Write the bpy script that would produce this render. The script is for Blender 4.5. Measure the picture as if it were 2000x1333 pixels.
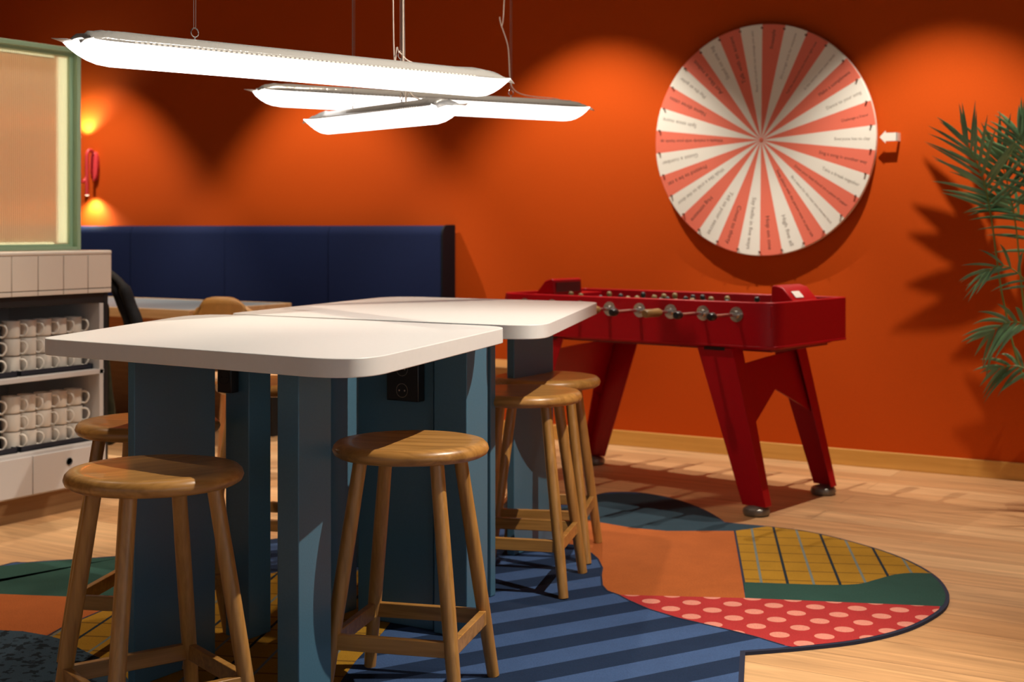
import bpy, bmesh, math, random
from mathutils import Vector, Matrix, Euler
random.seed(7)
R = math.radians
PI = math.pi
for o in list(bpy.data.objects): bpy.data.objects.remove(o)
SC = bpy.context.scene
COL = SC.collection

# ------------------------------------------------------------------ camera
F, HX, HY, CH, YAW = 2750.0, 1000.0, 445.0, 1.18, R(31)
cd = bpy.data.cameras.new('camera'); cam = bpy.data.objects.new('camera', cd); COL.objects.link(cam)
cam.location = (0, 0, CH); cam.rotation_euler = (R(90), 0, YAW)
cd.sensor_width = 36; cd.lens = F/2000*36; cd.shift_y = (HY-666.5)/2000
cd.dof.use_dof = True; cd.dof.focus_distance = 3.4; cd.dof.aperture_fstop = 4.5
SC.camera = cam
SC.view_settings.view_transform = 'Standard'; SC.view_settings.look = 'None'
SC.view_settings.gamma = 1; SC.view_settings.exposure = 0.0
SC.view_settings.use_curve_mapping = False

FW = Vector((-math.sin(YAW), math.cos(YAW), 0)); RT = Vector((math.cos(YAW), math.sin(YAW), 0))
def cam2w(xc, zc, z=0.0):
    p = RT*xc + FW*zc; return Vector((p.x, p.y, z))
def at_z(px, py, z):                       # where the sight line of a photo point meets a level plane
    zc = F*(CH-z)/(py-HY); return cam2w((px-HX)/F*zc, zc, z)
def at_y(px, py, y):                       # ... meets the plane of the back wall (or one parallel to it)
    u = (px-HX)/F; d = FW+RT*u; k = y/d.y
    return Vector((d.x*k, y, CH-(py-HY)/F*k))

# ------------------------------------------------------------------ world and lights
w = bpy.data.worlds.new('world'); SC.world = w; w.use_nodes = True
w.node_tree.nodes['Background'].inputs[0].default_value = (1.0, .75, .5, 1)
w.node_tree.nodes['Background'].inputs[1].default_value = 0.02
YW = 6.85
def spot(x, y, z, tx, ty, tz, e, size=60, blend=.6, col=(1, .72, .45), rad=.03):
    l = bpy.data.lights.new('ceiling_or_fill_spot', 'SPOT'); l.energy = e; l.spot_size = R(size); l.spot_blend = blend
    l.color = col; l.shadow_soft_size = rad
    o = bpy.data.objects.new('ceiling_or_fill_spot', l); COL.objects.link(o); o.location = (x, y, z)
    o.rotation_euler = (Vector((tx, ty, tz))-Vector((x, y, z))).to_track_quat('-Z', 'Y').to_euler()
for x in (-9.2, -7.35, -5.45, -3.55, -1.68, .2):                    # row of down lights 0.8 m off the back wall
    spot(x, 6.05, 3.05, x, 6.24, 0, 110 if x > 0 else 222, 83 if x == -3.55 else 79, .5, (1, .90, .77), .004)
spot(-.64, 3.60, 3.05, -1.95, 2.85, .4, 410, 80, .7, (1, .91, .78), .010)          # key light right of the tables
spot(-2.95, 4.0, 3.05, -4.6, 3.95, .95, 120, 50, .6, (1, .92, .80), .03)  # fill spot, added to brighten the tiled counter front
for x, y, e in ((-3.05, 4.4, 90), (-4.95, 4.3, 120), (-6.85, 4.3, 140), (.75, 4.27, 70), (-3.9, 2.7, 130)):  # the last is an added fill spot for the left foreground
    spot(x, y, 3.05, x, y-.05, 0, e, 76, .45, (1, .84, .66), .03)
spot(-.55, 3.1, 3.05, -.75, 3.1, 0, 170, 58, .8, (1, .88, .72), .03)  # extra spot, added to keep the floor at lower right bright
spot(-6.1, 3.9, 3.05, -4.9, 3.95, 1.5, 190, 40, .6, (1, .62, .34), .04)  # added spot behind the glass screen, makes the pane glow
for x, y, e in ((-1.6, -1.6, 130), (1.6, -1.2, 130), (-4.2, -1.4, 120), (3.3, 1.6, 380), (3.3, -.4, 300)):  # unseen cool fill spots, added to brighten the blue-grey table legs
    spot(x, y, 3.05, x, y-.05, 0, e, 110, .6, (.72, .86, 1), .06)

# ------------------------------------------------------------------ material helpers
MATS = {}
def nmat(name, col, rough=.5, metal=0, spec=.5, **kw):
    if name in MATS: return MATS[name]
    m = bpy.data.materials.new(name); m.use_nodes = True; nt = m.node_tree
    b = nt.nodes['Principled BSDF']
    b.inputs['Base Color'].default_value = (*col, 1); b.inputs['Roughness'].default_value = rough
    b.inputs['Metallic'].default_value = metal; b.inputs['Specular IOR Level'].default_value = spec
    if kw.get('emit'):
        b.inputs['Emission Color'].default_value = (*kw['emit'], 1); b.inputs['Emission Strength'].default_value = kw['strength']
    if kw.get('coat'): b.inputs['Coat Weight'].default_value = kw['coat']
    if kw.get('trans'): b.inputs['Transmission Weight'].default_value = kw['trans']
    if kw.get('noise'):       # gentle colour variation + bump
        sc_, amt, bump = kw['noise']
        tc = nt.nodes.new('ShaderNodeTexCoord'); n = nt.nodes.new('ShaderNodeTexNoise'); n.inputs['Scale'].default_value = sc_
        n.inputs['Detail'].default_value = 5
        nt.links.new(tc.outputs['Object'], n.inputs['Vector'])
        r = nt.nodes.new('ShaderNodeValToRGB')
        r.color_ramp.elements[0].position = .3; r.color_ramp.elements[1].position = .7
        r.color_ramp.elements[0].color = (*[c*(1-amt) for c in col], 1); r.color_ramp.elements[1].color = (*[min(1, c*(1+amt)) for c in col], 1)
        nt.links.new(n.outputs['Fac'], r.inputs['Fac']); nt.links.new(r.outputs['Color'], b.inputs['Base Color'])
        if bump:
            bp = nt.nodes.new('ShaderNodeBump'); bp.inputs['Strength'].default_value = bump; bp.inputs['Distance'].default_value = .002
            nt.links.new(n.outputs['Fac'], bp.inputs['Height']); nt.links.new(bp.outputs['Normal'], b.inputs['Normal'])
    MATS[name] = m; return m

def wood(name, c0, c1, rough=.4, axis='Z', scale=1.0, coat=0.0):
    if name in MATS: return MATS[name]
    m = bpy.data.materials.new(name); m.use_nodes = True; nt = m.node_tree; L = nt.links
    b = nt.nodes['Principled BSDF']; b.inputs['Roughness'].default_value = rough; b.inputs['Coat Weight'].default_value = coat
    tc = nt.nodes.new('ShaderNodeTexCoord'); mp = nt.nodes.new('ShaderNodeMapping')
    s = {'X': (1.2, 22, 22), 'Y': (22, 1.2, 22), 'Z': (22, 22, 1.2)}[axis]
    mp.inputs['Scale'].default_value = [v*scale for v in s]
    oi = nt.nodes.new('ShaderNodeObjectInfo'); ad = nt.nodes.new('ShaderNodeVectorMath'); ad.operation = 'ADD'
    L.new(tc.outputs['Object'], ad.inputs[0]); L.new(oi.outputs['Random'], ad.inputs[1]); L.new(ad.outputs[0], mp.inputs['Vector'])
    n = nt.nodes.new('ShaderNodeTexNoise'); n.inputs['Scale'].default_value = 2.2; n.inputs['Detail'].default_value = 7; n.inputs['Distortion'].default_value = .9
    n2 = nt.nodes.new('ShaderNodeTexNoise'); n2.inputs['Scale'].default_value = 9; n2.inputs['Detail'].default_value = 4
    L.new(mp.outputs[0], n.inputs['Vector']); L.new(mp.outputs[0], n2.inputs['Vector'])
    mx = nt.nodes.new('ShaderNodeMath'); mx.operation = 'MULTIPLY_ADD'; mx.inputs[1].default_value = .35
    L.new(n2.outputs['Fac'], mx.inputs[0]); L.new(n.outputs['Fac'], mx.inputs[2])
    r = nt.nodes.new('ShaderNodeValToRGB'); r.color_ramp.elements[0].position = .45; r.color_ramp.elements[1].position = .85
    r.color_ramp.elements[0].color = (*c0, 1); r.color_ramp.elements[1].color = (*c1, 1)
    L.new(mx.outputs[0], r.inputs['Fac']); L.new(r.outputs['Color'], b.inputs['Base Color'])
    bp = nt.nodes.new('ShaderNodeBump'); bp.inputs['Strength'].default_value = .12; bp.inputs['Distance'].default_value = .001
    L.new(mx.outputs[0], bp.inputs['Height']); L.new(bp.outputs['Normal'], b.inputs['Normal'])
    MATS[name] = m; return m

def ground_coords(nt, ang):
    """world position rotated so that x runs along ang (radians)"""
    g = nt.nodes.new('ShaderNodeNewGeometry'); mp = nt.nodes.new('ShaderNodeVectorRotate'); mp.rotation_type = 'Z_AXIS'
    mp.inputs['Angle'].default_value = -ang
    nt.links.new(g.outputs['Position'], mp.inputs['Vector'])
    s = nt.nodes.new('ShaderNodeSeparateXYZ'); nt.links.new(mp.outputs[0], s.inputs[0]); return s
def M_(nt, op, a, b=None, c=None):
    n = nt.nodes.new('ShaderNodeMath'); n.operation = op
    for i, v in enumerate((a, b, c)):
        if v is None: continue
        if isinstance(v, (int, float)): n.inputs[i].default_value = v
        else: nt.links.new(v, n.inputs[i])
    return n.outputs[0]
def MIX(nt, f, a, b):
    n = nt.nodes.new('ShaderNodeMix'); n.data_type = 'RGBA'; nt.links.new(f, n.inputs['Factor'])
    for k, v in ((6, a), (7, b)):
        if isinstance(v, tuple): n.inputs[k].default_value = (*v, 1)
        else: nt.links.new(v, n.inputs[k])
    return n.outputs[2]
def carpet(name, builder):
    m = bpy.data.materials.new(name); m.use_nodes = True; nt = m.node_tree
    b = nt.nodes['Principled BSDF']; b.inputs['Roughness'].default_value = .95; b.inputs['Specular IOR Level'].default_value = .15
    col = builder(nt)
    n = nt.nodes.new('ShaderNodeTexNoise'); n.inputs['Scale'].default_value = 260; n.inputs['Detail'].default_value = 3
    n3 = nt.nodes.new('ShaderNodeTexNoise'); n3.inputs['Scale'].default_value = 9; n3.inputs['Detail'].default_value = 4
    g = nt.nodes.new('ShaderNodeNewGeometry'); nt.links.new(g.outputs['Position'], n.inputs['Vector']); nt.links.new(g.outputs['Position'], n3.inputs['Vector'])
    f = M_(nt, 'MULTIPLY_ADD', n.outputs['Fac'], .7, M_(nt, 'MULTIPLY_ADD', n3.outputs['Fac'], .3, .5))
    hs = nt.nodes.new('ShaderNodeHueSaturation'); nt.links.new(f, hs.inputs['Value'])
    if isinstance(col, tuple): hs.inputs['Color'].default_value = (*col, 1)
    else: nt.links.new(col, hs.inputs['Color'])
    nt.links.new(hs.outputs[0], b.inputs['Base Color'])
    bp = nt.nodes.new('ShaderNodeBump'); bp.inputs['Strength'].default_value = .5; bp.inputs['Distance'].default_value = .002
    nt.links.new(n.outputs['Fac'], bp.inputs['Height']); nt.links.new(bp.outputs['Normal'], b.inputs['Normal'])
    return m

# ------------------------------------------------------------------ mesh helpers
def add_box(bm, x0, x1, y0, y1, z0, z1, mi=0, mat=None):
    vs = [bm.verts.new((x, y, z)) for x in (x0, x1) for y in (y0, y1) for z in (z0, z1)]
    if mat is not None:
        for v in vs: v.co = mat @ v.co
    fs = []
    for idx in ((0, 1, 3, 2), (4, 6, 7, 5), (0, 4, 5, 1), (2, 3, 7, 6), (0, 2, 6, 4), (1, 5, 7, 3)):
        f = bm.faces.new([vs[i] for i in idx]); f.material_index = mi; fs.append(f)
    return fs
def frame_of(d):
    d = d.normalized(); up = Vector((0, 0, 1)) if abs(d.z) < .95 else Vector((1, 0, 0))
    a = d.cross(up).normalized(); return a, d.cross(a).normalized()
def add_tube(bm, pts, rad, n=12, cap=True, mi=0, ellipse=1.0):
    pts = [Vector(p) for p in pts]; rings = []
    if not isinstance(rad, (list, tuple)): rad = [rad]*len(pts)
    a = None
    for i, p in enumerate(pts):
        d = (pts[min(i+1, len(pts)-1)]-pts[max(i-1, 0)]).normalized()
        if a is None: a, b = frame_of(d)
        else:
            a = (a-d*a.dot(d)).normalized(); b = d.cross(a)
        rings.append([bm.verts.new(p+(a*math.cos(2*PI*k/n)+b*math.sin(2*PI*k/n)*ellipse)*rad[i]) for k in range(n)])
    for r0, r1 in zip(rings, rings[1:]):
        for k in range(n):
            f = bm.faces.new((r0[k], r0[(k+1) % n], r1[(k+1) % n], r1[k])); f.material_index = mi
    if cap:
        for r_ in (rings[0], rings[-1]):
            f = bm.faces.new(r_); f.material_index = mi
def add_lathe(bm, prof, n=48, off=(0, 0, 0), mi=0, close=False, axis='Z'):
    o = Vector(off); rings = []
    for r, z in prof:
        ring = []
        if r < 1e-6: ring = [bm.verts.new(o+(Vector((0, 0, z)) if axis == 'Z' else Vector((0, z, 0))))]
        else:
            for k in range(n):
                t = 2*PI*k/n
                ring.append(bm.verts.new(o+(Vector((r*math.cos(t), r*math.sin(t), z)) if axis == 'Z' else Vector((r*math.cos(t), z, r*math.sin(t))))))
        rings.append(ring)
    pairs = list(zip(rings, rings[1:]))
    if close: pairs.append((rings[-1], rings[0]))
    for a, b in pairs:
        if len(a) == 1 and len(b) == 1: continue
        for k in range(n):
            k2 = (k+1) % n
            if len(a) == 1: f = bm.faces.new((a[0], b[k2], b[k]))
            elif len(b) == 1: f = bm.faces.new((a[k], a[k2], b[0]))
            else: f = bm.faces.new((a[k], a[k2], b[k2], b[k]))
            f.material_index = mi
def add_prism(bm, poly, z0, z1, mi=0, mat=None):
    """poly: xy list; extruded in z (before mat)"""
    A = [bm.verts.new((x, y, z0)) for x, y in poly]; B = [bm.verts.new((x, y, z1)) for x, y in poly]
    if mat is not None:
        for v in A+B: v.co = mat @ v.co
    n = len(poly)
    for f in ([bm.faces.new(A[::-1]), bm.faces.new(B)]+[bm.faces.new((A[i], A[(i+1) % n], B[(i+1) % n], B[i])) for i in range(n)]):
        f.material_index = mi
def obj(name, bm, m, parent=None, loc=None, rotz=None, smooth=35, bevel=0, seg=2, subsurf=0):
    bmesh.ops.recalc_face_normals(bm, faces=bm.faces)
    me = bpy.data.meshes.new(name); bm.to_mesh(me); bm.free()
    for mm in (m if isinstance(m, (list, tuple)) else [m]): me.materials.append(mm)
    for p in me.polygons: p.use_smooth = True
    if smooth is not None: me.set_sharp_from_angle(angle=R(smooth))
    o = bpy.data.objects.new(name, me); COL.objects.link(o)
    if parent: o.parent = parent
    if loc is not None: o.location = loc
    if rotz is not None: o.rotation_euler.z = rotz
    if bevel:
        b = o.modifiers.new('bevel', 'BEVEL'); b.width = bevel; b.segments = seg; b.limit_method = 'ANGLE'; b.angle_limit = R(35)
        b.harden_normals = False
    if subsurf:
        s = o.modifiers.new('sub', 'SUBSURF'); s.levels = s.render_levels = subsurf
    return o
def tag(o, label=None, cat=None, group=None, kind=None):
    if label: o['label'] = label
    if cat: o['category'] = cat
    if group: o['group'] = group
    if kind: o['kind'] = kind
    return o
def thing(name, label, cat, loc=(0, 0, 0), rotz=0, group=None):
    o = bpy.data.objects.new(name, None); COL.objects.link(o); o.location = loc; o.rotation_euler = (0, 0, rotz)
    o.empty_display_size = .1
    return tag(o, label, cat, group)
def dup(root, loc, rotz, label, group=None):
    r = root.copy(); COL.objects.link(r); r.location = loc; r.rotation_euler = (0, 0, rotz); r['label'] = label
    if group: r['group'] = group
    for ch in list(root.children):
        c = ch.copy(); COL.objects.link(c); c.parent = r
        for g in list(ch.children):
            d = g.copy(); COL.objects.link(d); d.parent = c
    return r
def struct(name, bm, m, **k): return tag(obj(name, bm, m, **k), kind='structure')
BM = bmesh.new
def rounded(poly, radii, seg=10):
    out = []; n = len(poly)
    for i in range(n):
        p0, p, p1 = Vector(poly[i-1]), Vector(poly[i]), Vector(poly[(i+1) % n]); r = radii[i] if isinstance(radii, (list, tuple)) else radii
        a = (p0-p).normalized(); b = (p1-p).normalized()
        q0, q1 = p+a*r, p+b*r
        for k in range(seg+1):
            t = k/seg; out.append(tuple(q0*(1-t)**2+p*2*t*(1-t)+q1*t*t))
    return out
def cubic(pts, n=8):
    pts = [Vector(p) for p in pts]; out = []
    for i in range(len(pts)-1):
        p0, p1, p2, p3 = pts[max(i-1, 0)], pts[i], pts[i+1], pts[min(i+2, len(pts)-1)]
        for k in range(n):
            t = k/n
            out.append(.5*((2*p1)+(p2-p0)*t+(2*p0-5*p1+4*p2-p3)*t*t+(3*p1-p0-3*p2+p3)*t**3))
    out.append(pts[-1]); return out

# ------------------------------------------------------------------ materials
ORANGE = nmat('orange_wall_paint', (.55, .073, .0045), .85, noise=(120, .04, .25), spec=.12)
PLASTER = nmat('white_plaster', (.72, .74, .76), .9)
DARKCEIL = nmat('dark_ceiling_paint', (.08, .06, .05), .9)
BASEW = wood('baseboard_wood', (.60, .30, .055), (.72, .38, .085), .55, 'X', .6)
OAK = wood('oiled_oak', (.30, .135, .028), (.52, .255, .066), .36, 'Z', 1.0, .15)
OAKX = wood('oiled_oak_seat', (.29, .13, .027), (.52, .255, .066), .34, 'X', .8, .2)
LIGHTOAK = wood('light_oak_edge', (.55, .33, .15), (.7, .47, .24), .5, 'X')
WHITE = nmat('white_laminate', (.79, .77, .74), .42, noise=(60, .012, 0))
TEAL = nmat('blue_grey_steel_paint', (.066, .158, .225), .33, noise=(200, .05, .1), spec=.5)
BLACK = nmat('black_plastic', (.008, .008, .009), .35)
SATINBLACK = nmat('satin_black', (.006, .007, .008), .6)
RED = nmat('red_steel_paint', (.40, .002, .008), .36, noise=(150, .05, .08), spec=.22)
CHROME = nmat('steel', (.65, .62, .58), .25, 1)
GREYFOOT = nmat('cast_foot', (.22, .2, .17), .4, .6)
CERAMIC = nmat('white_ceramic', (.74, .68, .60), .35)
NAVY = nmat('navy_upholstery', (.007, .014, .055), .8, noise=(300, .25, .3), spec=.15)
NAVYTRAY = nmat('navy_tray', (.008, .012, .022), .5)
WHITECAB = nmat('white_cabinet_paint', (.55, .52, .50), .5)
TILE = nmat('cream_glazed_tile', (.72, .62, .52), .22)
GROUT = nmat('grout', (.045, .04, .035), .9)
GREEN = nmat('pale_green_steel', (.30, .44, .28), .4)
KICK = wood('kickboard_wood', (.20, .10, .035), (.28, .15, .06), .6, 'Y', .6)

# ------------------------------------------------------------------ room shell
def floor_mat():
    m = bpy.data.materials.new('oak_floorboards'); m.use_nodes = True; nt = m.node_tree; L = nt.links
    b = nt.nodes['Principled BSDF']; b.inputs['Roughness'].default_value = .5
    g = nt.nodes.new('ShaderNodeNewGeometry'); br = nt.nodes.new('ShaderNodeTexBrick')
    L.new(g.outputs['Position'], br.inputs['Vector'])
    br.inputs['Scale'].default_value = 1; br.inputs['Brick Width'].default_value = 1.9; br.inputs['Row Height'].default_value = .19
    br.inputs['Mortar Size'].default_value = .0012; br.offset = .37; br.inputs['Bias'].default_value = 0
    br.inputs['Color1'].default_value = (.50, .255, .105, 1); br.inputs['Color2'].default_value = (.64, .38, .18, 1)
    br.inputs['Mortar'].default_value = (.22, .11, .05, 1)
    mp = nt.nodes.new('ShaderNodeMapping'); mp.inputs['Scale'].default_value = (.9, 11, 1); L.new(g.outputs['Position'], mp.inputs['Vector'])
    n = nt.nodes.new('ShaderNodeTexNoise'); n.inputs['Scale'].default_value = 1.6; n.inputs['Detail'].default_value = 8; n.inputs['Distortion'].default_value = 1.6
    L.new(mp.outputs[0], n.inputs['Vector'])
    f = M_(nt, 'MULTIPLY_ADD', n.outputs['Fac'], 1.1, .42)
    hs = nt.nodes.new('ShaderNodeHueSaturation'); L.new(f, hs.inputs['Value']); L.new(br.outputs['Color'], hs.inputs['Color'])
    L.new(hs.outputs[0], b.inputs['Base Color'])
    bp = nt.nodes.new('ShaderNodeBump'); bp.inputs['Strength'].default_value = .15; bp.inputs['Distance'].default_value = .001
    L.new(n.outputs['Fac'], bp.inputs['Height']); L.new(bp.outputs['Normal'], b.inputs['Normal'])
    return m
b = BM(); add_box(b, -11.2, 4.2, -2.7, 7.0, -.1, 0); struct('floor', b, floor_mat())
b = BM(); add_box(b, -11.2, 4.2, YW, YW+.15, 0, 3.2); struct('wall_back', b, ORANGE)
b = BM(); add_box(b, -11.2, -11, -2.7, YW, 0, 3.2); struct('wall_left', b, ORANGE)
b = BM(); add_box(b, 4, 4.2, -2.7, YW, 0, 3.2); struct('wall_right', b, PLASTER)
b = BM(); add_box(b, -11, 4, -2.7, -2.5, 0, 3.2); struct('wall_front', b, PLASTER)
b = BM(); add_box(b, -11.2, 4.2, -2.7, 7.0, 3.2, 3.3); struct('ceiling', b, DARKCEIL)
b = BM(); add_box(b, -11, 4, YW-.014, YW, 0, .082); struct('baseboard_back', b, BASEW, bevel=.003)

# ------------------------------------------------------------------ rug
def c_stripes(nt):
    s = ground_coords(nt, R(62)); v = M_(nt, 'FRACT', M_(nt, 'DIVIDE', s.outputs[1], .205))
    return MIX(nt, M_(nt, 'GREATER_THAN', v, .5), (.011, .024, .058), (.043, .082, .185))
def c_grid(nt):
    s = ground_coords(nt, R(23.5)); X_ = M_(nt, 'SUBTRACT', s.outputs[0], .039)
    a = M_(nt, 'FRACT', M_(nt, 'DIVIDE', X_, .170)); l1 = M_(nt, 'LESS_THAN', M_(nt, 'ABSOLUTE', M_(nt, 'SUBTRACT', a, .5)), .028)
    a2 = M_(nt, 'FRACT', M_(nt, 'ADD', M_(nt, 'DIVIDE', X_, .170), .5)); l2 = M_(nt, 'LESS_THAN', M_(nt, 'ABSOLUTE', M_(nt, 'SUBTRACT', a2, .5)), .025)
    c = M_(nt, 'FRACT', M_(nt, 'DIVIDE', s.outputs[1], .130)); l3 = M_(nt, 'LESS_THAN', M_(nt, 'ABSOLUTE', M_(nt, 'SUBTRACT', c, .5)), .035)
    col = MIX(nt, l3, (.34, .17, .014), (.15, .072, .010)); col = MIX(nt, l2, col, (.15, .17, .15))
    return MIX(nt, l1, col, (.012, .022, .03))
def c_dots(nt):
    s = ground_coords(nt, R(23.4)); res = None
    for k in (0, .5):
        dx = M_(nt, 'SUBTRACT', M_(nt, 'FRACT', M_(nt, 'ADD', M_(nt, 'DIVIDE', s.outputs[0], .126), k+.2)), .5)
        dy = M_(nt, 'SUBTRACT', M_(nt, 'FRACT', M_(nt, 'ADD', M_(nt, 'DIVIDE', s.outputs[1], .158), k)), .5)
        d = M_(nt, 'SQRT', M_(nt, 'ADD', M_(nt, 'POWER', M_(nt, 'MULTIPLY', dx, .126), 2), M_(nt, 'POWER', M_(nt, 'MULTIPLY', dy, .158), 2)))
        q = M_(nt, 'LESS_THAN', d, .0285); res = q if res is None else M_(nt, 'MAXIMUM', res, q)
    return MIX(nt, res, (.37, .030, .030), (.62, .23, .17))
def c_speck(nt):
    n = nt.nodes.new('ShaderNodeTexNoise'); n.inputs['Scale'].default_value = 38; g = nt.nodes.new('ShaderNodeNewGeometry')
    nt.links.new(g.outputs['Position'], n.inputs['Vector'])
    return MIX(nt, M_(nt, 'GREATER_THAN', n.outputs['Fac'], .56), (.035, .06, .085), (.010, .017, .024))
RUG = [carpet('rug_blue_stripes', c_stripes), carpet('rug_orange', lambda nt: (.37, .095, .022)),
       carpet('rug_mustard_grid', c_grid), carpet('rug_green', lambda nt: (.022, .064, .050)),
       carpet('rug_red_dots', c_dots), carpet('rug_dark_teal', lambda nt: (.022, .045, .062)),
       carpet('rug_speckled_navy', c_speck), nmat('rug_navy_binding', (.008, .012, .035), .9)]
def fl(pts): return [at_z(x, y, 0).xy for x, y in pts]
def cur(pts, n=6): return [(v.x, v.y) for v in cubic([(x, y, 0) for x, y in pts], n)]
blob = cur([(1130, 985), (1172, 969), (1210, 965.5), (1260, 968), (1320, 980), (1370, 998), (1403, 1016), (1415, 1025)])
RIM_ = [(1500, 1033), (1570, 1042), (1640, 1057), (1721, 1080), (1780, 1103), (1825, 1129), (1848, 1154), (1854, 1178), (1836, 1203), (1775, 1235),
        (1685, 1258), (1572, 1272), (1455.5, 1281.6)]
rim = cur(RIM_)
outer = blob+[(1440, 1028)]+rim+[(1453, 1333), (1452, 1450), (1440, 1700)]+cur([(600, 1900), (100, 1780), (-300, 1600), (-400, 1350), (-200, 1180), (0, 1111), (55, 1104), (152, 1097.5), (250, 1090), (380, 1078), (535, 1058), (700, 1030), (900, 1002), (1050, 990)], 4)
rimw = fl(rim); rim_in = []
for i, p in enumerate(rimw):
    d = (rimw[min(i+1, len(rimw)-1)]-rimw[max(i-1, 0)]).normalized(); rim_in.append(p+Vector((d.y, -d.x))*.012)
b = BM(); of = fl(outer); add_prism(b, of, .0005, .010, 7)
PZ = [.0103]
def patch(bm, pts, mi, z=.0104, world=False):
    PZ[0] += .00008; z = PZ[0]
    q = pts if world else fl(pts)
    f = bm.faces.new([bm.verts.new((p[0], p[1], z)) for p in q]); f.material_index = mi
    if f.normal.z < 0: f.normal_flip()
# striped blue field: rug outline pulled in a little
cx = sum(p.x for p in of)/len(of); cy = sum(p.y for p in of)/len(of)
def inset(poly, d):
    out = []; n = len(poly); ar = sum(poly[i-1].x*poly[i].y-poly[i].x*poly[i-1].y for i in range(n))
    sgn = 1 if ar > 0 else -1
    for i in range(n):
        e0 = (poly[i]-poly[i-1]).normalized(); e1 = (poly[(i+1) % n]-poly[i]).normalized()
        n0 = Vector((-e0.y, e0.x))*sgn; n1 = Vector((-e1.y, e1.x))*sgn; m_ = (n0+n1).normalized()
        out.append(poly[i]+m_*d/max(.4, m_.dot(n0)))
    return out
patch(b, inset(of, .014), 0, .0103, True)
Z1 = .0108
patch(b, [(1135, 988), (1172, 971), (1210, 968), (1260, 970), (1320, 982), (1368, 1000), (1401, 1018), (1413, 1027), (1496, 1034.5), (1435, 1043), (1302, 1043), (1235, 1037), (1172, 1026), (1130, 1018), (1060, 1005)], 5, Z1)
patch(b, [(1060, 1005), (1130, 1018), (1172, 1026), (1235, 1037), (1302, 1043), (1435, 1043), (1455.5, 1175.4), (1208, 1169), (1185.5, 1161), (1176, 1150), (1174, 1130), (1176.5, 1116), (1167.5, 1098), (1154, 1086), (1120, 1070), (1050, 1058), (1000, 1040)], 1, Z1)
wave = fl(cur([(1821, 1126.5), (1775, 1126), (1743, 1130), (1707, 1140), (1676, 1147.5), (1617.5, 1149.5), (1527.5, 1146.6), (1453, 1144)], 5))
patch(b, fl([(1435, 1043)])+rim_in[0:30]+wave, 2, Z1, True)
patch(b, wave[::-1]+rim_in[30:46]+fl([(1838, 1191.6), (1455.5, 1175.4)]), 3, Z1, True)
patch(b, fl([(1208, 1169), (1455.5, 1175.4), (1836, 1191.8)])+rim_in[47:68]+fl([(1532, 1269), (1473.5, 1251), (1410.5, 1235), (1325, 1215), (1266.5, 1197), (1226, 1179)]), 4, Z1, True)
patch(b, [(-180, 1180), (0, 1113), (55, 1106), (152, 1099.5), (250, 1093), (380, 1081), (500, 1068), (480, 1100), (420, 1150), (350, 1182), (138, 1173), (0, 1167.5), (-150, 1165)], 3, Z1)
patch(b, [(-250, 1200), (-150, 1165), (0, 1167.5), (138, 1173), (300, 1180), (200, 1200), (127, 1231), (94.5, 1250), (44, 1241), (0, 1239), (-200, 1236), (-300, 1260)], 1, Z1)
patch(b, [(94.5, 1250), (127, 1231), (200, 1200), (300, 1180), (420, 1150), (560, 1120), (700, 1120), (800, 1170), (760, 1230), (698, 1296), (670, 1333), (600, 1450), (400, 1480), (300, 1400), (230, 1310), (167, 1281), (123, 1258)], 2, Z1)
patch(b, [(-300, 1262), (-200, 1236), (0, 1239), (44, 1241), (94.5, 1250), (123, 1258), (167, 1281), (230, 1310), (300, 1400), (380, 1500), (200, 1620), (-250, 1560), (-360, 1360)], 6, Z1)
# binding seams between the patches
def seam(pts, w=.006):
    q = [Vector((p.x, p.y, .01135)) for p in [at_z(x, y, 0) for x, y in pts]]
    vs = []
    for i, p in enumerate(q):
        d = (q[min(i+1, len(q)-1)]-q[max(i-1, 0)]).normalized(); n = Vector((-d.y, d.x, 0))*w/2
        vs.append((b.verts.new(p+n), b.verts.new(p-n)))
    for a, c in zip(vs, vs[1:]):
        f = b.faces.new((a[0], a[1], c[1], c[0])); f.material_index = 7
seam([(1435, 1043), (1453, 1144)], .008)
seam([(1154, 1086), (1167.5, 1098), (1176.5, 1116), (1174, 1130), (1176, 1150), (1185.5, 1161), (1208, 1169), (1226, 1179), (1266.5, 1197), (1325, 1215), (1410.5, 1235), (1473.5, 1251), (1532, 1269)], .006)
seam([(94.5, 1250), (127, 1231), (200, 1200), (300, 1180)], .008)
rug = obj('rug', b, RUG, smooth=None)
for p in rug.data.polygons: p.use_smooth = False
tag(rug, 'large patchwork rug of stripes, dots and grids under the white tables', 'rug')

# ------------------------------------------------------------------ high tables
TH, TT = .90, .042
def high_table(label, corners, radii):
    ws = [at_z(x, y, TH) for x, y in corners]; c = sum(ws, Vector())/len(ws); c.z = 0
    t = thing('high_table', label, 'table', c, 0, 'white high tables')
    b = BM(); add_prism(b, rounded([(p-c).xy for p in ws], radii, 14), TH-TT, TH)
    obj('tabletop', b, WHITE, t, bevel=.002, smooth=25)
    return t, c
def box_post(t, c, x0, x1, y0, y1, name='leg'):
    b = BM(); add_box(b, x0-c.x, x1-c.x, y0-c.y, y1-c.y, .0115, TH-TT); return obj(name, b, TEAL, t, bevel=.0025)
T1, c1 = high_table('nearer white high table with rounded corners on blue-grey panel legs',
                    [(77, 661), (700, 706), (996, 638.5), (392, 612)], [.05, .17, .09, .22])
T2, c2 = high_table('farther white high table, its right end before the red football table',
                    [(446, 612.5), (1058, 637.5), (1170, 590), (765, 579)], [.05, .15, .08, .16])
box_post(T1, c1, -2.684, -2.66, 2.568, 2.863)
p2 = box_post(T1, c1, -2.782, -2.694, 3.036, 3.13)
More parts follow.
